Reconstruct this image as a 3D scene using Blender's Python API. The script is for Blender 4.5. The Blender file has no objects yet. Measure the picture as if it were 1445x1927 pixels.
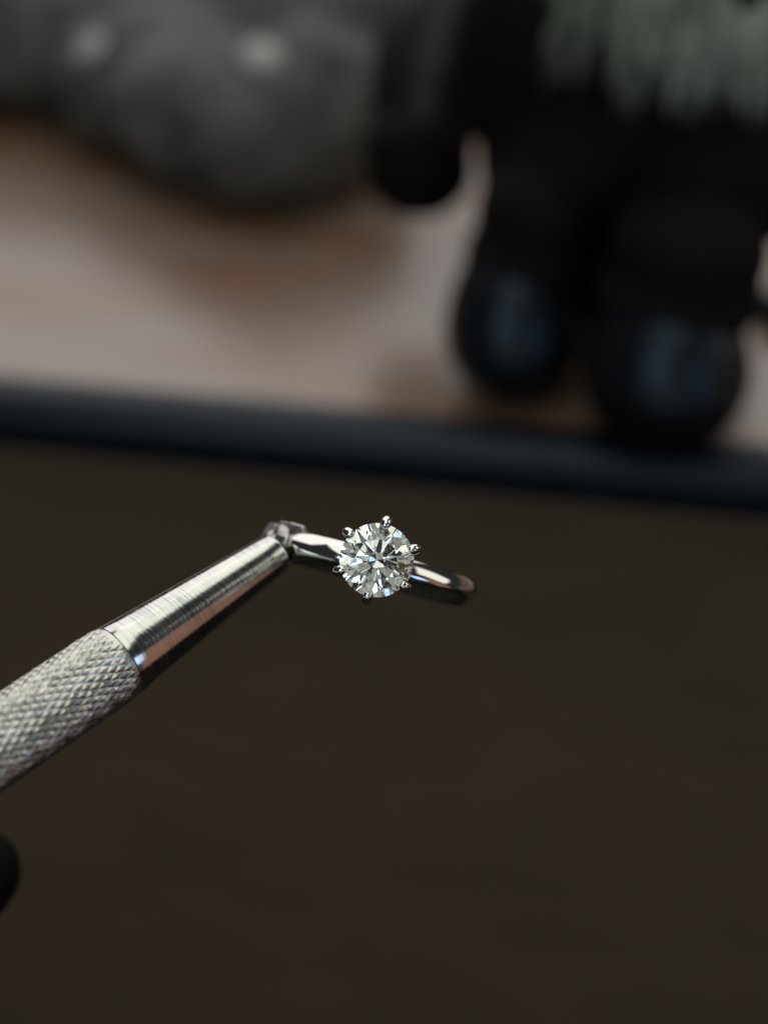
import bpy, bmesh, math, random
from mathutils import Vector, Matrix, noise

random.seed(7)
MM = 0.001                      # everything below is written in millimetres
scene = bpy.context.scene
COL = scene.collection

# ------------------------------------------------------------------ camera
PITCH = math.radians(35)
FOV_V = math.radians(40)
FOCUS = 125.0
f_ = Vector((0, math.cos(PITCH), -math.sin(PITCH)))     # view direction
u_ = Vector((0, math.sin(PITCH), math.cos(PITCH)))      # camera up
r_ = Vector((1, 0, 0))
CAM = -f_ * FOCUS
PXK = 2 * math.tan(FOV_V / 2) / 1927.0                  # photo pixel -> tangent

cam_d = bpy.data.cameras.new('camera')
cam = bpy.data.objects.new('camera', cam_d); COL.objects.link(cam)
cam.matrix_world = Matrix.Translation(CAM * MM) @ Matrix((
    (r_.x, u_.x, -f_.x), (r_.y, u_.y, -f_.y), (r_.z, u_.z, -f_.z))).to_4x4()
cam_d.sensor_fit = 'VERTICAL'; cam_d.sensor_height = 24.0
cam_d.lens = 12.0 / math.tan(FOV_V / 2)
cam_d.clip_start = 0.005; cam_d.clip_end = 50
cam_d.dof.use_dof = True
cam_d.dof.focus_distance = (FOCUS + 0.3) * MM
APERTURE = 4.2                                           # mm, entrance pupil
cam_d.dof.aperture_fstop = cam_d.lens / APERTURE
scene.camera = cam

# ------------------------------------------------------------------ world, lamps, exposure
world = bpy.data.worlds.new('World'); scene.world = world; world.use_nodes = True
bg = world.node_tree.nodes['Background']
bg.inputs[0].default_value = (0.016, 0.017, 0.019, 1); bg.inputs[1].default_value = 1.0

def area(name, loc, target, sx, sy, radiance, color, spread=180):
    d = bpy.data.lights.new(name, 'AREA'); d.shape = 'RECTANGLE'
    d.size = sx * MM; d.size_y = sy * MM; d.color = color
    d.energy = radiance * math.pi * sx * sy * MM * MM
    d.spread = math.radians(spread)
    o = bpy.data.objects.new(name, d); COL.objects.link(o)
    loc = Vector(loc); o.location = loc * MM
    o.rotation_euler = (Vector(target) - loc).to_track_quat('-Z', 'Y').to_euler()
    return o
area('window_light', (-60, 900, 520), (0, 250, -80), 1500, 760, 0.87, (1.0, 0.98, 0.96))
area('ceiling_light', (-20, 95, 760), (-20, 95, 0), 640, 1090, 0.84, (0.97, 1.0, 0.90))
area('wall_light', (760, 200, 350), (0, 0, 0), 420, 500, 0.80, (1.0, 0.98, 0.86))
area('room_window', (-420, -640, 520), (0, 0, 0), 420, 420, 1.7, (0.72, 0.90, 1.0))
area('side_window', (680, -560, 260), (100, 200, -80), 300, 340, 1.3, (0.45, 0.66, 1.0))
area('added_fill', (-200, -1150, 240), (0, 0, 0), 1500, 900, 0.26, (0.98, 1.0, 0.88))  # added dim fill behind the camera, lifts the diamond
area('warm_bounce_fill', (800, -300, 60), (0, 0, 0), 420, 620, 0.17, (1.0, 0.50, 0.30))  # added emitter in place of an unseen warm surface mirrored in the nose

scene.view_settings.view_transform = 'Standard'
scene.view_settings.look = 'None'
scene.view_settings.exposure = 0.45
scene.view_settings.gamma = 1.0
cy = scene.cycles
cy.max_bounces = 24; cy.transmission_bounces = 24; cy.glossy_bounces = 10; cy.diffuse_bounces = 4
cy.caustics_reflective = False; cy.caustics_refractive = False
cy.sample_clamp_indirect = 6.0
cy.use_denoising = True
cy.use_adaptive_sampling = False

# ------------------------------------------------------------------ helpers
def ray(px, py):
    return f_ + r_ * ((px - 722.5) * PXK) + u_ * ((963.5 - py) * PXK)
def at(px, py, depth):                      # point at a given distance along the view axis
    return CAM + ray(px, py) * depth
def on_z(px, py, z):                        # point on a horizontal level
    d = ray(px, py); return CAM + d * ((z - CAM.z) / d.z)

def tag(o, label=None, cat=None, group=None, kind=None):
    if label: o['label'] = label
    if cat: o['category'] = cat
    if group: o['group'] = group
    if kind: o['kind'] = kind
    return o
def empty(name, M):                         # M in mm
    o = bpy.data.objects.new(name, None); COL.objects.link(o)
    o.empty_display_size = 0.005
    M = M.copy(); M.translation = M.translation * MM
    o.matrix_world = M
    return o
def build(name, verts, faces, mat, parent=None, smooth=True, sharp=None):
    me = bpy.data.meshes.new(name)
    me.from_pydata([Vector(v) * MM for v in verts], [], faces)
    me.update()
    if smooth:
        me.polygons.foreach_set('use_smooth', [True] * len(me.polygons))
        if sharp: me.set_sharp_from_angle(angle=math.radians(sharp))
    me.materials.append(mat)
    o = bpy.data.objects.new(name, me); COL.objects.link(o)
    if parent: o.parent = parent
    return o
def lathe(profile, n=64, M=Matrix(), closed=False):
    """profile: [(r, z)] ; revolve about z; poles where r == 0"""
    verts, faces, rings = [], [], []
    for (r, z) in profile:
        if r <= 1e-9:
            rings.append([len(verts)]); verts.append(M @ Vector((0, 0, z)))
        else:
            rings.append(list(range(len(verts), len(verts) + n)))
            for i in range(n):
                a = 2 * math.pi * i / n
                verts.append(M @ Vector((r * math.cos(a), r * math.sin(a), z)))
    for A, B in zip(rings[:-1], rings[1:]):
        for i in range(n):
            j = (i + 1) % n
            if len(A) == 1 and len(B) == 1: continue
            if len(A) == 1: faces.append((A[0], B[j], B[i]))
            elif len(B) == 1: faces.append((A[i], A[j], B[0]))
            else: faces.append((A[i], A[j], B[j], B[i]))
    return verts, faces
def sweep(points, radii, n=16, flat=1.0, side=None):
    """tube along points with rounded end caps given by shrinking radii"""
    pts = [Vector(p) for p in points]; verts, faces = [], []
    prev = None
    for k, p in enumerate(pts):
        t = (pts[min(k + 1, len(pts) - 1)] - pts[max(k - 1, 0)]).normalized()
        s = side if side is not None else Vector((0.31, 0.77, 0.55))
        a = (s - t * s.dot(t)).normalized()
        b = t.cross(a)
        for i in range(n):
            an = 2 * math.pi * i / n
            verts.append(p + a * (radii[k] * math.cos(an)) + b * (radii[k] * flat * math.sin(an)))
    m = len(pts)
    for k in range(m - 1):
        for i in range(n):
            j = (i + 1) % n
            faces.append((k * n + i, k * n + j, (k + 1) * n + j, (k + 1) * n + i))
    faces.append(tuple(range(n))[::-1]); faces.append(tuple(range((m - 1) * n, m * n)))
    return verts, faces
def spline(ctrl, steps=8):
    """Catmull-Rom through control tuples"""
    P = [Vector(c) for c in ctrl]; P = [P[0] * 2 - P[1]] + P + [P[-1] * 2 - P[-2]]
    out = []
    for i in range(1, len(P) - 2):
        for s in range(steps):
            t = s / steps
            a, b, c, d = P[i - 1:i + 3]
            out.append(0.5 * ((2 * b) + (c - a) * t + (2 * a - 5 * b + 4 * c - d) * t * t + (3 * b - a - 3 * c + d) * t ** 3))
    out.append(P[-2]); return out

# ------------------------------------------------------------------ materials
def new_mat(name):
    m = bpy.data.materials.new(name); m.use_nodes = True
    nt = m.node_tree; b = nt.nodes['Principled BSDF']
    return m, nt, b
def nnode(nt, typ, **kw):
    n = nt.nodes.new(typ)
    for k, v in kw.items():
        if k in n.inputs.keys(): n.inputs[k].default_value = v
        else: setattr(n, k, v)
    return n
def coords(nt, scale):                       # object coordinates in mm, stretched
    tc = nt.nodes.new('ShaderNodeTexCoord'); mp = nt.nodes.new('ShaderNodeMapping')
    mp.inputs['Scale'].default_value = [s * 1000 for s in scale]
    nt.links.new(tc.outputs['Object'], mp.inputs['Vector'])
    return mp.outputs['Vector']
def noise_tex(nt, vec, scale=1.0, detail=4, rough=0.6):
    n = nnode(nt, 'ShaderNodeTexNoise'); n.inputs['Scale'].default_value = scale
    n.inputs['Detail'].default_value = detail; n.inputs['Roughness'].default_value = rough
    nt.links.new(vec, n.inputs['Vector']); return n.outputs['Fac']
def ramp(nt, fac, stops):
    r = nt.nodes.new('ShaderNodeValToRGB'); e = r.color_ramp.elements
    while len(e) < len(stops): e.new(0.5)
    for el, (p, c) in zip(e, stops):
        el.position = p; el.color = (c, c, c, 1) if isinstance(c, (int, float)) else (*c, 1)
    nt.links.new(fac, r.inputs[0]); return r.outputs[0]
def bump(nt, b, height, strength, dist_mm):
    n = nnode(nt, 'ShaderNodeBump'); n.inputs['Strength'].default_value = strength
    n.inputs['Distance'].default_value = dist_mm * MM
    nt.links.new(height, n.inputs['Height']); nt.links.new(n.outputs[0], b.inputs['Normal'])

def metal(name, col, rough, scr=None, bump_s=0.1, bump_d=0.02, rvar=0.05):
    m, nt, b = new_mat(name)
    b.inputs['Metallic'].default_value = 1.0
    b.inputs['Base Color'].default_value = (*col, 1)
    b.inputs['Roughness'].default_value = rough
    if scr:
        v = coords(nt, scr); h = noise_tex(nt, v, 1.0, 6, 0.65)
        nt.links.new(ramp(nt, h, [(0.3, rough), (0.75, rough + rvar)]), b.inputs['Roughness'])
        bump(nt, b, h, bump_s, bump_d)
    return m
def plain(name, col, rough, spec=0.5, coat=0.0, nscale=None, nbump=0.0, ndist=0.5, cvar=0.0):
    m, nt, b = new_mat(name)
    b.inputs['Base Color'].default_value = (*col, 1)
    b.inputs['Roughness'].default_value = rough
    b.inputs['Specular IOR Level'].default_value = spec
    b.inputs['Coat Weight'].default_value = coat; b.inputs['Coat Roughness'].default_value = 0.06
    if nscale:
        v = coords(nt, (nscale,) * 3); h = noise_tex(nt, v, 1.0, 5, 0.6)
        if cvar:
            nt.links.new(ramp(nt, h, [(0.3, tuple(c * (1 - cvar) for c in col)), (0.7, tuple(c * (1 + cvar) for c in col))]), b.inputs['Base Color'])
        if nbump: bump(nt, b, h, nbump, ndist)
    return m

M_GOLD = metal('white_gold', (0.80, 0.785, 0.76), 0.055, (0.35, 6.0, 0.35), 0.10, 0.012, 0.06)
M_PRONG = metal('polished_white_gold', (0.86, 0.85, 0.84), 0.03)
M_SLEEVE = metal('turned_steel', (0.74, 0.73, 0.69), 0.10, (0.10, 0.10, 3.6), 1.0, 0.014, 0.16)
def add_turning(m):
    nt = m.node_tree; b = nt.nodes['Principled BSDF']
    lines = ramp(nt, noise_tex(nt, coords(nt, (0.12, 0.12, 4.6)), 1.0, 3, 0.7), [(0.40, 0.0), (0.60, 1.0)])
    patch = ramp(nt, noise_tex(nt, coords(nt, (0.35, 0.35, 0.22)), 1.0, 2, 0.5), [(0.40, 0.0), (0.62, 1.0)])
    mul = nnode(nt, 'ShaderNodeMath', operation='MULTIPLY'); nt.links.new(lines, mul.inputs[0]); nt.links.new(patch, mul.inputs[1])
    mx = nnode(nt, 'ShaderNodeMix', data_type='RGBA')
    mx.inputs[6].default_value = (0.76, 0.75, 0.71, 1); mx.inputs[7].default_value = (0.45, 0.47, 0.48, 1)
    nt.links.new(mul.outputs[0], mx.inputs[0]); nt.links.new(mx.outputs[2], b.inputs['Base Color'])
add_turning(M_SLEEVE)
M_KNURL = metal('knurled_steel', (0.70, 0.69, 0.65), 0.20, (2.2, 2.2, 2.2), 0.6, 0.03, 0.25)
M_JAW = metal('dark_steel', (0.50, 0.49, 0.47), 0.27, (2.0, 2.0, 2.0), 0.3, 0.03, 0.15)
M_SLIT = plain('dark_gap', (0.012, 0.012, 0.012), 0.7)
M_BLACK = plain('black_gloss', (0.006, 0.0065, 0.008), 0.36, 0.42, 0.0, 0.15, 0.05, 1.0)
M_BLACKM = plain('black_matte', (0.005, 0.005, 0.005), 0.75, 0.10, 0.0, 0.4, 0.2, 0.6)
M_ARM = plain('black_satin', (0.006, 0.0065, 0.008), 0.42, 0.3, 0.0, 0.15, 0.05, 1.0)
M_TRIM = plain('black_rubber_edge', (0.008, 0.011, 0.017), 0.34, 0.26, 0.0, 0.12, 0.1, 0.5, 0.3)
M_BLACK.node_tree.nodes['Principled BSDF'].inputs['Specular Tint'].default_value = (0.60, 0.80, 1.0, 1)
M_TRIM.node_tree.nodes['Principled BSDF'].inputs['Specular Tint'].default_value = (0.78, 0.88, 1.0, 1)
M_POUCH = plain('grey_stone', (0.092, 0.094, 0.090), 0.60, 0.3, 0.0, 0.038, 0.2, 3.0, 0.70)
M_HIGHLIGHT = plain('painted_highlight', (0.36, 0.36, 0.345), 0.5, 0.4, 0.0, 0.3, 0.2, 0.5, 0.3)  # highlight brightness put into the base colour
M_FUR = plain('grey_fur', (0.30, 0.325, 0.275), 0.7, 0.2, 0.0, 0.06, 0, 0, 0.55)
M_CAP = plain('dark_grey_cap', (0.03, 0.031, 0.03), 0.5)

def diamond_mat():
    m = bpy.data.materials.new('diamond'); m.use_nodes = True
    nt = m.node_tree; nt.nodes.clear()
    out = nt.nodes.new('ShaderNodeOutputMaterial')
    g = nt.nodes.new('ShaderNodeBsdfGlass'); g.inputs['Roughness'].default_value = 0.0; g.inputs['IOR'].default_value = 2.417
    g.inputs['Color'].default_value = (0.994, 0.996, 0.984, 1)
    nt.links.new(g.outputs[0], out.inputs['Surface']); return m
M_DIAMOND = diamond_mat()

def wood_mat():
    m, nt, b = new_mat('bench_wood')
    v = coords(nt, (0.010, 0.030, 0.03)); n1 = noise_tex(nt, v, 1.0, 5, 0.55)
    v2 = coords(nt, (0.02, 0.30, 0.2)); n2 = noise_tex(nt, v2, 1.0, 6, 0.6)
    mx = nnode(nt, 'ShaderNodeMix', data_type='RGBA', blend_type='MULTIPLY'); mx.inputs[0].default_value = 0.6
    nt.links.new(ramp(nt, n1, [(0.34, (0.240, 0.104, 0.042)), (0.54, (0.275, 0.192, 0.150))]), mx.inputs[6])
    nt.links.new(ramp(nt, n2, [(0.3, 0.80), (0.7, 1.0)]), mx.inputs[7])
    nt.links.new(mx.outputs[2], b.inputs['Base Color'])
    b.inputs['Roughness'].default_value = 0.27; b.inputs['IOR'].default_value = 2.0
    bump(nt, b, n2, 0.10, 0.4)
    return m
M_WOOD = wood_mat()
def panel_mat():
    m, nt, b = new_mat('brown_panel')
    n1 = noise_tex(nt, coords(nt, (0.004, 0.004, 0.004)), 1.0, 3, 0.5)
    n2 = noise_tex(nt, coords(nt, (0.02, 0.02, 0.05)), 1.0, 5, 0.6)
    mx = nnode(nt, 'ShaderNodeMix', data_type='RGBA', blend_type='MULTIPLY'); mx.inputs[0].default_value = 1.0
    nt.links.new(ramp(nt, n1, [(0.36, (0.182, 0.135, 0.076)), (0.64, (0.196, 0.136, 0.086))]), mx.inputs[6])
    nt.links.new(ramp(nt, n2, [(0.3, 0.80), (0.7, 1.0)]), mx.inputs[7])
    nt.links.new(mx.outputs[2], b.inputs['Base Color'])
    b.inputs['Roughness'].default_value = 0.6; b.inputs['Specular IOR Level'].default_value = 0.3
    return m
M_TRAY = panel_mat()
M_FLOOR = plain('dark_floor', (0.022, 0.020, 0.018), 0.7, 0.3, 0.0, 0.01, 0.0, 0.3, 0.3)

# ------------------------------------------------------------------ setting: bench top, tray below
ZB = -99.6
EA = on_z(0, 735, ZB); EB = on_z(1445, 868, ZB)         # line of the bench edge
ex = (EB - EA).normalized(); ey = Vector((-ex.y, ex.x, 0)); ez = Vector((0, 0, 1))
EM = (EA + EB) / 2
FR = Matrix(((ex.x, ey.x, 0, EM.x), (ex.y, ey.y, 0, EM.y), (0, 0, 1, ZB), (0, 0, 0, 1)))   # bench frame: x along edge, y away

bench = empty('bench_top', FR)
tag(bench, kind='structure')
W = 900
build('board', [(-W, 6, 0), (W, 6, 0), (W, 900, 0), (-W, 900, 0), (-W, 6, -22), (W, 6, -22), (W, 900, -22), (-W, 900, -22)],
      [(0, 1, 2, 3), (7, 6, 5, 4), (0, 4, 5, 1), (1, 5, 6, 2), (2, 6, 7, 3), (3, 7, 4, 0)], M_WOOD, bench, smooth=False)
# rounded black edge strip, 16 mm tall, butted against the board
prof = []
for i in range(13):
    a = math.pi / 2 + math.pi / 2 * i / 12
    prof.append((0.0 + 7 * math.cos(a), -6.2 + 7 * math.sin(a)))
for i in range(7):
    a = math.pi + math.pi / 2 * i / 6
    prof.append((-3 + 4 * math.cos(a), -9.6 + 4 * math.sin(a)))
prof += [(5.9, -13.6), (5.9, 0.8)]
n = len(prof); vs = []; fs = []
for x in (-W, W): vs += [(x, y, z) for y, z in prof]
for i in range(n):
    j = (i + 1) % n; fs.append((i, j, n + j, n + i))
fs += [tuple(range(n))[::-1], tuple(range(n, 2 * n))]
build('edge_trim', vs, fs, M_TRIM, bench, sharp=40)

# brown front panel under the edge, and the floor-side tray far below
build('front_panel', [(-W, 62, -22.2), (W, 62, -22.2), (W, 62, -480), (-W, 62, -480), (-W, 80, -22.2), (W, 80, -22.2), (W, 80, -480), (-W, 80, -480)],
      [(3, 2, 1, 0), (4, 5, 6, 7), (0, 1, 5, 4), (1, 2, 6, 5), (2, 3, 7, 6), (3, 0, 4, 7)], M_TRAY, bench, smooth=False)
ZT = -530
floor = build('floor', [(-1500, -1500, ZT), (1500, -1500, ZT), (1500, 1500, ZT), (-1500, 1500, ZT)], [(0, 1, 2, 3)], M_FLOOR, smooth=False)
tag(floor, kind='structure')

# ------------------------------------------------------------------ the ring
def cam_dir(x, y, z):                       # camera axes: right, up, towards the camera
    return r_ * x + u_ * y - f_ * z
A = math.radians(15.2); TILT = math.radians(3.8)
t = cam_dir(math.cos(A), -math.sin(A), 0); a0 = cam_dir(math.sin(A), math.cos(A), 0); n0 = cam_dir(0, 0, 1)
nn = n0 * math.cos(TILT) + a0 * math.sin(TILT); aa = a0 * math.cos(TILT) - n0 * math.sin(TILT)
H_ST = 14.8; R_OUT = 10.7; R_ST = 3.3
stone_c = at(709, 1054, FOCUS)
Y_ST = 0.45                                    # the head sits a touch off the band's middle
ring_c = stone_c - nn * H_ST - aa * Y_ST
RM = Matrix(((t.x, aa.x, nn.x, ring_c.x), (t.y, aa.y, nn.y, ring_c.y), (t.z, aa.z, nn.z, ring_c.z), (0, 0, 0, 1)))
ring = empty('ring', RM)
tag(ring, 'polished white metal ring with one round six prong diamond, gripped by the steel holder', 'ring')

# band: half-round profile swept round the y axis
NS, NP = 160, 28
vs, fs = [], []
for i in range(NS):
    th = 2 * math.pi * i / NS                       # 0 = head
    hw = 1.56 - 0.12 * (1 - math.cos(th)) / 2
    thick = 1.80 - 0.1 * (1 - math.cos(th)) / 2
    sec = []                                       # outer face peaks softly, rounded sides, flat inside
    for k in range(13):
        q = 1 - 2 * k / 12; y = hw * 0.93 * q
        sec.append((y, R_OUT - 0.86 * abs(q) ** 1.6))
    sec += [(-hw, R_OUT - 1.08), (-hw, R_OUT - thick + 0.25), (-hw * 0.9, R_OUT - thick + 0.06)]
    sec += [(-hw * 0.5, R_OUT - thick), (0, R_OUT - thick), (hw * 0.5, R_OUT - thick)]
    sec += [(hw * 0.9, R_OUT - thick + 0.06), (hw, R_OUT - thick + 0.25), (hw, R_OUT - 1.08)]
    NP = len(sec)
    for y, rr in sec: vs.append((rr * math.sin(th), y, rr * math.cos(th)))
for i in range(NS):
    for k in range(NP):
        i2, k2 = (i + 1) % NS, (k + 1) % NP
        fs.append((i * NP + k, i * NP + k2, i2 * NP + k2, i2 * NP + k))
build('band', vs, fs, M_GOLD, ring)

# stone: round brilliant cut from half-spaces, all facets planar
def brilliant(R):
    tb, ca, pa, gh = 0.57, math.radians(34.2), math.radians(40.9), 0.03 * R
    zt = gh / 2 + (1 - tb) * R * math.tan(ca)
    P = lambda r, az, z: Vector((r * math.cos(math.radians(az)), r * math.sin(math.radians(az)), z))
    planes = []
    def pl(p, q, r):
        nrm = (q - p).cross(r - p).normalized()
        if nrm.dot(p) < 0: nrm = -nrm
        planes.append((p, nrm))
    planes.append((Vector((0, 0, zt)), Vector((0, 0, 1))))
    c = math.cos(math.radians(22.5))
    zu = lambda r: gh / 2 + (R - r * c) * math.tan(ca)
    zl = lambda r: -gh / 2 - (R - r * c) * math.tan(pa)
    rs = 0.5 * (tb * c + 1) * R; rp = 0.22 * R
    for k in range(8):
        az = 45 * k
        planes.append((P(R, az, gh / 2), P(math.sin(ca), az, math.cos(ca))))
        planes.append((P(R, az, -gh / 2), P(math.sin(pa), az, -math.cos(pa))))
        pl(P(tb * R, az, zt), P(tb * R, az + 45, zt), P(rs, az + 22.5, zu(rs)))
        for s in (-22.5, 22.5):
            pl(P(rs, az + s, zu(rs)), P(R, az, gh / 2), P(R, az + s, gh / 2))
            pl(P(rp, az + s, zl(rp)), P(R, az, -gh / 2), P(R, az + s, -gh / 2))
    for j in range(96):
        az = 360 * j / 96; planes.append((P(R * 0.999, az, 0), P(1, az, 0)))
    bm = bmesh.new(); bmesh.ops.create_cube(bm, size=4 * R)
    for p, nrm in planes:
        res = bmesh.ops.bisect_plane(bm, geom=bm.verts[:] + bm.edges[:] + bm.faces[:], dist=1e-5,
                                     plane_co=p, plane_no=nrm, clear_outer=True)
        ed = [g for g in res['geom_cut'] if isinstance(g, bmesh.types.BMEdge)]
        if len(ed) >= 3:
            bmesh.ops.edgeloop_fill(bm, edges=ed)
    bmesh.ops.remove_doubles(bm, verts=bm.verts[:], dist=1e-4)
    bmesh.ops.recalc_face_normals(bm, faces=bm.faces[:])
    vs = [v.co.copy() for v in bm.verts]; fs = [tuple(v.index for v in f.verts) for f in bm.faces]
    bm.verts.index_update(); fs = [tuple(v.index for v in f.verts) for f in bm.faces]
    bm.free(); return vs, fs
vs, fs = brilliant(R_ST)
rot = Matrix.Rotation(math.radians(4), 4, 'Z')
dia = build('diamond', [rot @ v + Vector((0, Y_ST, H_ST)) for v in vs], fs, M_DIAMOND, ring, smooth=False)
dia['label'] = 'clear round brilliant cut diamond'

# six claws
for k in range(6):
    ph = math.radians(31.2 + 60 * k)
    d = Vector((math.cos(ph), math.sin(ph), 0)); z = Vector((0, 0, 1))
    j = random.uniform(-0.05, 0.05)
    ctrl = [(0.95, R_OUT - 1.0), (1.7, R_OUT + 0.9), (2.75, H_ST - 1.5), (3.50, H_ST - 0.35), (3.62, H_ST + 0.22),
            (3.42, H_ST + 0.60), (3.12 + j, H_ST + 0.80), (2.88 + j, H_ST + 0.86)]
    pts = spline([(d * r + z * h + Vector((0, Y_ST, 0))) for r, h in ctrl], 6)
    m = len(pts); rad = []
    for i in range(m):
        q = i / (m - 1)
        rr = 0.30 + 0.18 * min(1, q / 0.6)
        if q > 0.72: rr *= max(0.06, math.sqrt(max(0, 1 - ((q - 0.72) / 0.285) ** 2)))
        rad.append(rr)
    vs, fs = sweep(pts, rad, 18, side=Vector((-d.y, d.x, 0)))
    build('prong', vs, fs, M_PRONG, ring)
# gallery rail and collar under the stone
def torus(R, r, h, n=64, m=14, oy=0.0):
    vs, fs = [], []
    for i in range(n):
        for k in range(m):
            a, b = 2 * math.pi * i / n, 2 * math.pi * k / m
            vs.append(((R + r * math.cos(b)) * math.cos(a), (R + r * math.cos(b)) * math.sin(a) + oy, h + r * math.sin(b)))
    for i in range(n):
        for k in range(m):
            i2, k2 = (i + 1) % n, (k + 1) % m
            fs.append((i * m + k, i2 * m + k, i2 * m + k2, i * m + k2))
    return vs, fs
build('gallery_rail', *torus(2.05, 0.26, R_OUT + 1.75, oy=Y_ST), M_GOLD, ring)
build('setting_base', *lathe([(0, R_OUT - 0.7), (0.7, R_OUT - 0.7), (1.15, R_OUT - 0.1), (1.25, R_OUT + 0.25), (1.0, R_OUT + 0.4), (0, R_OUT + 0.35)], 40), M_GOLD, ring)

# ------------------------------------------------------------------ the ring holder
T0 = at(521, 1040, 134.0); T1 = at(0, 1397, 117.3)
az_ = (T1 - T0).normalized()                           # from the tip down the handle
sx_ = (-f_ - az_ * (-f_).dot(az_)).normalized(); sy_ = az_.cross(sx_)
HM = Matrix(((sx_.x, sy_.x, az_.x, T0.x), (sx_.y, sy_.y, az_.y, T0.y), (sx_.z, sy_.z, az_.z, T0.z), (0, 0, 0, 1)))
hold = empty('ring_holder', HM)
tag(hold, 'pen shaped steel holder with knurled grip and smooth tapered nose', 'ring holder')
L = 19.0
nose = []
def arc(cx, cz, r, a0, a1, n):
    return [(cx + r * math.cos(math.radians(a0 + (a1 - a0) * i / n)), cz + r * math.sin(math.radians(a0 + (a1 - a0) * i / n))) for i in range(n + 1)]
nose += [(0.0, 0.55), (1.1, 0.5), (1.25, 0.15)] + arc(1.65, 0.42, 0.42, 250, 352, 8)
for i in range(1, 13):
    q = i / 12; nose.append((2.06 + (3.43 - 2.06) * q, 0.42 + (L - 0.08 - 0.42) * q))
nose += [(3.40, L), (3.0, L + 0.05), (0, L + 0.05)]
build('nose_sleeve', *lathe(nose, 96), M_SLEEVE, hold, sharp=35)
# knurled grip: real crossing V-grooves
NK, PITCHZ, R_K = 31, 1.34, 3.58
NT, LEN, STEP = NK * 8, 52.0, PITCHZ / 8
NZ = int(LEN / STEP)
vs, fs = [], []
for j in range(NZ + 1):
    z = L + 0.08 + j * STEP
    for i in range(NT):
        th = 2 * math.pi * i / NT
        a = (th * NK / (2 * math.pi) + j / 8) % 1.0; b = (th * NK / (2 * math.pi) - j / 8) % 1.0
        h = min(abs(a - 0.5), abs(b - 0.5)) * 2            # 0 in a groove
        wear = 0.72 + 0.5 * noise.noise(Vector((math.cos(th) * 5, math.sin(th) * 5, z * 1.1)))
        ed = min(1.0, j / 5.0)
        rr = R_K - 0.15 + 0.22 * min(h, 0.80) * wear * ed
        vs.append((rr * math.cos(th), rr * math.sin(th), z))
for j in range(NZ):
    for i in range(NT):
        k = (i + 1) % NT
        fs.append((j * NT + i, j * NT + k, (j + 1) * NT + k, (j + 1) * NT + i))
fs += [tuple(range(NT))[::-1], tuple(range(NZ * NT, (NZ + 1) * NT))]
build('knurled_grip', vs, fs, M_KNURL, hold, smooth=False)
# collet core and the two hooked jaws that close on the band
Rinv = HM.inverted() @ RM                              # ring frame -> holder frame
def band_pt(th_deg, y, dr):                            # on the band, in the holder's frame
    th = math.radians(th_deg); rr = R_OUT + dr
    return Rinv @ Vector((rr * math.sin(th), y, rr * math.cos(th)))
build('collet_core', *lathe([(0, -1.0), (0.9, -0.95), (1.3, -0.6), (1.35, 0.6), (0, 0.6)], 40), M_SLIT, hold, sharp=40)
def fused(name, balls, mat, parent, voxel, it=8):
    bm = bmesh.new()
    for c, r in balls:
        bmesh.ops.create_icosphere(bm, subdivisions=3, radius=r * MM, matrix=Matrix.Translation(Vector(c) * MM))
    me = bpy.data.meshes.new(name + '_raw'); bm.to_mesh(me); bm.free()
    o = bpy.data.objects.new(name, me); COL.objects.link(o)
    m = o.modifiers.new('r', 'REMESH'); m.mode = 'VOXEL'; m.voxel_size = voxel * MM
    m = o.modifiers.new('s', 'SMOOTH'); m.iterations = it; m.factor = 0.5
    dg = bpy.context.evaluated_depsgraph_get(); dg.update()
    me2 = bpy.data.meshes.new_from_object(o.evaluated_get(dg)); me2.name = name
    o.modifiers.clear(); o.data = me2; bpy.data.meshes.remove(me)
    me2.polygons.foreach_set('use_smooth', [True] * len(me2.polygons))
    me2.materials.clear(); me2.materials.append(mat)
    o.parent = parent
    return o
def between(p, q, rp, rq, n):
    p, q = Vector(p), Vector(q)
    return [(p.lerp(q, k / n), rp + (rq - rp) * k / n) for k in range(n + 1)]
outer, inner = [], []
for yy in (-1.24, -0.8, -0.4, 0.0, 0.4, 0.8, 1.24):
    prev = Vector((0.55, yy * 0.9, 0.5))
    for th, dr, rd in ((-74, 0.42, 0.60), (-67, 0.22, 0.56), (-60, 0.12, 0.50), (-54, 0.06, 0.36)):
        rd *= 1.22 - 0.42 * (yy / 1.24) ** 2; p = band_pt(th + yy * yy * -3.0, yy * 0.95, dr - 0.22 * yy * yy); outer += between(prev, p, 0.62, rd, 4); prev = p
    prev = Vector((-0.6, yy * 0.8, 0.5))
    for th, dr, rd in ((-74, -1.9, 0.55), (-62, -2.1, 0.5), (-50, -2.15, 0.42)):
        p = band_pt(th, yy * 0.95, dr); inner += between(prev, p, 0.55, rd, 4); prev = p
lip = [band_pt(-75, 1.45, -0.1), band_pt(-69, 1.76, -0.35), band_pt(-61, 1.84, -0.75), band_pt(-52, 1.80, -1.15)]
for p, q in zip(lip[:-1], lip[1:]): inner += between(p, q, 0.36, 0.32, 5)
inner += between(lip[-1], band_pt(-52, 0.9, -2.1), 0.3, 0.4, 5)
fused('jaw', outer, M_JAW, hold, 0.10, 14)
fused('jaw', inner, M_JAW, hold, 0.11)

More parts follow.
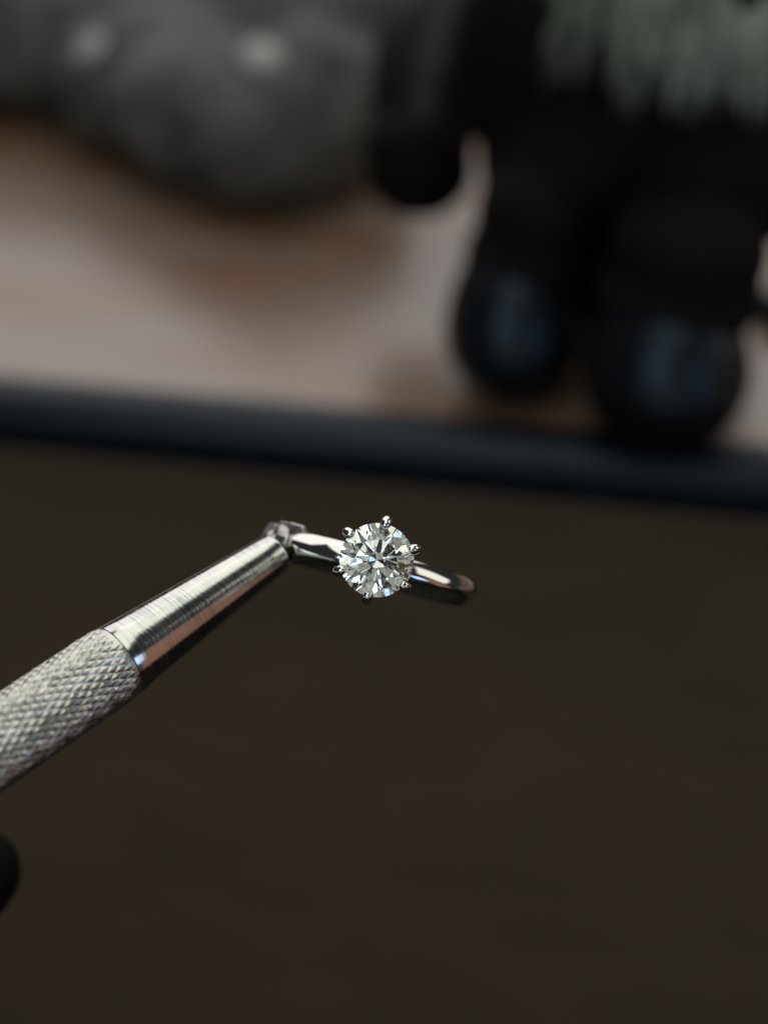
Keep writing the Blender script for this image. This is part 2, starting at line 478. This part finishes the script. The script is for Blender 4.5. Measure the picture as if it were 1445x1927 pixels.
# ------------------------------------------------------------------ black knob poking in at the left edge
K0 = at(-24, 1640, 152); kd = cam_dir(-0.96, -0.2, -0.25).normalized()
kx = kd.orthogonal().normalized(); ky = kd.cross(kx)
KM = Matrix(((kx.x, ky.x, kd.x, K0.x), (kx.y, ky.y, kd.y, K0.y), (kx.z, ky.z, kd.z, K0.z), (0, 0, 0, 1)))
knob = empty('screwdriver', KM)
tag(knob, 'blunt black tool end at the left edge below the steel holder', 'screwdriver')
build('tip', *lathe([(0, -3.4), (1.6, -3.1), (3.2, -2.2), (4.9, -0.3), (6.0, 1.8), (6.6, 4.4), (6.7, 7.0), (6.2, 7.4), (0, 7.4)], 48), M_BLACKM, knob, sharp=45)
build('shaft', *lathe([(0, 7.45), (5.2, 7.45), (5.4, 8.0), (5.4, 60), (0, 60)], 48), M_BLACKM, knob, sharp=45)

# ------------------------------------------------------------------ background things on the bench
def lumps(name, blobs, mat, parent, voxel=1.6, amp=0.0, freq=0.05, smooth_it=6):
    """several ellipsoids (centre, semi-axes) fused to one surface"""
    bm = bmesh.new()
    for c, s in blobs:
        g = bmesh.ops.create_icosphere(bm, subdivisions=4, radius=1.0)
        for v in g['verts']:
            v.co = Vector((v.co.x * s[0] + c[0], v.co.y * s[1] + c[1], v.co.z * s[2] + c[2])) * MM
    me = bpy.data.meshes.new(name + '_raw'); bm.to_mesh(me); bm.free()
    o = bpy.data.objects.new(name, me); COL.objects.link(o)
    r = o.modifiers.new('r', 'REMESH'); r.mode = 'VOXEL'; r.voxel_size = voxel * MM
    s = o.modifiers.new('s', 'SMOOTH'); s.iterations = smooth_it; s.factor = 0.5
    dg = bpy.context.evaluated_depsgraph_get(); dg.update()
    me2 = bpy.data.meshes.new_from_object(o.evaluated_get(dg)); me2.name = name
    o.modifiers.clear(); o.data = me2; bpy.data.meshes.remove(me)
    if amp:
        ns = [v.normal.copy() for v in me2.vertices]
        for v, nr in zip(me2.vertices, ns):
            p = v.co / MM
            w = abs(noise.noise(p * freq)) * 1.6 - 0.5 + 0.4 * noise.noise(p * freq * 2.7)
            k = min(1.0, max(0.0, (p.z - 1) / 8))
            v.co += nr * (w * amp * MM * k)
    lo = min(v.co.z for v in me2.vertices)
    if lo < 0:
        for v in me2.vertices: v.co.z = max(v.co.z, 0.00005)
    me2.polygons.foreach_set('use_smooth', [True] * len(me2.polygons))
    me2.materials.clear(); me2.materials.append(mat)
    if parent: o.parent = parent
    return o
def stand(px, py, rz=0):
    p = on_z(px, py, ZB); return Matrix.Translation(p) @ Matrix.Rotation(rz, 4, 'Z'), p

# grey stone
PMx, pp = stand(430, 330)
pouch = empty('stone', PMx)
tag(pouch, 'broad mottled grey stone with two painted highlights, lying on the wooden bench', 'stone')
def rel(px, py, zoff, org): return on_z(px, py, ZB + zoff) - org
blobs = []
for px, py, zo, s in ((505, 235, 24, (30, 27, 24)), (590, 200, 26, (25, 25, 26)), (410, 205, 23, (34, 27, 23)), (630, 110, 32, (26, 26, 32)),
                      (310, 150, 24, (36, 26, 24)), (190, 80, 26, (40, 28, 26)), (40, 60, 26, (46, 28, 26)), (-90, 50, 26, (40, 28, 26)),
                      (500, 60, 29, (46, 32, 29)), (330, 20, 27, (60, 36, 27)), (120, -20, 25, (60, 36, 25)), (-60, -20, 25, (50, 36, 25)), (560, -30, 29, (50, 34, 29)), (250, -60, 27, (70, 34, 27))):
    blobs.append((rel(px, py, zo, pp), s))
pb = lumps('body', blobs, M_POUCH, pouch, 1.8, 1.3, 0.06, 30)
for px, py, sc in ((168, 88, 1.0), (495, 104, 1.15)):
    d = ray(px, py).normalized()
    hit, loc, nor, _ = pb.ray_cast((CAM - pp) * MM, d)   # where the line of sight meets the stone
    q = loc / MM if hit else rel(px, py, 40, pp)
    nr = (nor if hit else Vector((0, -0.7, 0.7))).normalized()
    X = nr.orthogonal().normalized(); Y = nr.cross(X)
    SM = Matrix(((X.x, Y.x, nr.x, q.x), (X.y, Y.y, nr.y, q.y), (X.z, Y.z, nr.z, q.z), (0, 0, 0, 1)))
    build('painted_highlight', *lathe([(0, 1.1 * sc), (2.6 * sc, 0.9 * sc), (4.6 * sc, 0.5 * sc), (5.8 * sc, -0.2), (6.0 * sc, -1.2), (0, -1.4)], 24, SM), M_HIGHLIGHT, pouch)  # pale disc standing in for a soft highlight on the stone

# black toy figure: arm hanging down, two rounded glossy boots, shaggy grey fur over the chest
OMx, op = stand(1190, 640)
orn = empty('toy_figure', OMx)
tag(orn, 'black toy figure with one hanging arm, two glossy rounded boots and shaggy grey fur', 'toy figure')
def bot(px, py, h): return on_z(px, py, ZB + h) - op
def boot(px, py, w, ln, ht):
    c = bot(px, py, ht * 0.78)
    vs, fs = [], []; NU, NV = 56, 36
    for j in range(NV + 1):
        v = math.pi * j / NV
        for i in range(NU):
            a = 2 * math.pi * i / NU
            x, y, z = math.sin(v) * math.cos(a), math.sin(v) * math.sin(a), math.cos(v)
            h = ht * 0.78 * (1 + z if z > 0 else 1 - abs(z) ** 0.85)
            if z > 0: h = ht * 0.78 + ht * 1.15 * z
            lean = 0.28 * max(0, z) * ln
            vs.append((c.x + x * w * (1 - 0.10 * max(0, z)), c.y + y * ln + lean, h + 0.05))
    for j in range(NV):
        for i in range(NU):
            k = (i + 1) % NU; fs.append((j * NU + i, (j + 1) * NU + i, (j + 1) * NU + k, j * NU + k))
    return build('boot', vs, fs, M_BLACK, orn)
boot(964, 622, 16.2, 19, 20)
def leg(px, py, w, ln):
    c = bot(px, py, 15)
    return lumps('leg', [((c.x + 4, c.y + 8, 40), (w * 0.80, ln * 0.95, 14)), ((c.x + 2, c.y + 4, 31), (w * 0.86, ln * 0.9, 10))], M_BLACKM, orn, 1.2, 0, 0.1, 20)
leg(966, 615, 17.0, 19)
leg(1246, 685, 22.5, 23)
boot(1252, 692, 18.9, 21, 21)
bc = on_z(1205, 470, ZB + 22) - op
body = lumps('torso', [((bc.x, bc.y + 4, 30), (33, 24, 26)), ((bc.x + 2, bc.y + 3, 52), (37, 29, 30)), ((bc.x + 2, bc.y + 6, 80), (36, 29, 32)),
                       ((bc.x - 22, bc.y - 4, 46), (20, 24, 17)), ((bc.x + 14, bc.y - 14, 50), (27, 27, 18)), ((bc.x - 29, bc.y + 4, 70), (20, 20, 28)), ((bc.x - 12, bc.y + 2, 15), (16, 14, 15))],
             M_BLACKM, orn, 1.8, 0.5, 0.08, 16)
arm_pts = [(925, -150, 380, 17), (880, -20, 377, 17), (832, 90, 374, 17.4), (808, 185, 371, 15.8), (800, 245, 369, 13.6), (795, 268, 368.5, 13.4)]
P4 = spline([tuple(at(a, b, c) - op) for a, b, c, r in arm_pts], 6)
R4 = [v.x for v in spline([(r, 0, 0) for a, b, c, r in arm_pts], 6)]
build('arm', *sweep(P4, R4, 40), M_ARM, orn, sharp=60)
hp = at(788, 318, 366) - op
lumps('hand', [(hp, (14.2, 13, 12.5)), (hp + Vector((-1, 1, 6)), (13.4, 12.4, 10)), (hp + Vector((2.5, -4, -1)), (9, 9, 10))], M_BLACKM, orn, 1.0, 0, 0.1, 10)
# fur: tapered blades hanging over the upper body
cu = Vector((bc.x + 14, bc.y + 0, 93))
vs, fs = [], []
for s in range(5200):
    az = random.uniform(math.radians(170), math.radians(370)); el = random.uniform(math.radians(-14), math.radians(70))
    rx, ry, rz = 42, 36, 38
    nr = Vector((math.cos(el) * math.cos(az), math.cos(el) * math.sin(az), math.sin(el)))
    p = cu + Vector((nr.x * rx, nr.y * ry, nr.z * rz))
    clump = noise.noise(Vector((az * 6, el * 1.6, 0.3)))
    if clump < 0.02: continue
    ln = random.uniform(9, 17) * (1 + 0.5 * clump)
    down = Vector((0.25 * noise.noise(p * 0.08), 0, -1)) + nr * random.uniform(0.15, 0.5)
    down.normalize()
    side = down.cross(nr).normalized() * random.uniform(0.25, 0.55)
    q = p + down * ln * 0.55 + nr * 0.8; e = p + down * ln
    b = len(vs); vs += [p - side, p + side, q - side * 0.7, q + side * 0.7, e]
    fs += [(b, b + 1, b + 3, b + 2), (b + 2, b + 3, b + 4)]
fur = build('chest_fur', vs, fs, M_FUR, orn, smooth=False); fur['kind'] = 'stuff'

# small dark cap at the right edge
QM, qp = stand(1462, 600)
capo = empty('bottle_cap', QM)
tag(capo, 'small dark grey cap on the bench at the right edge, beside the toy figure', 'cap')
build('shell', *lathe([(0, 7.5), (4.2, 7.4), (5.2, 6.6), (5.5, 5.4), (5.5, 0.05), (0, 0.05)], 40), M_CAP, capo, sharp=40)
build('rim', *torus(5.5, 0.35, 0.5, 40, 8), M_CAP, capo)
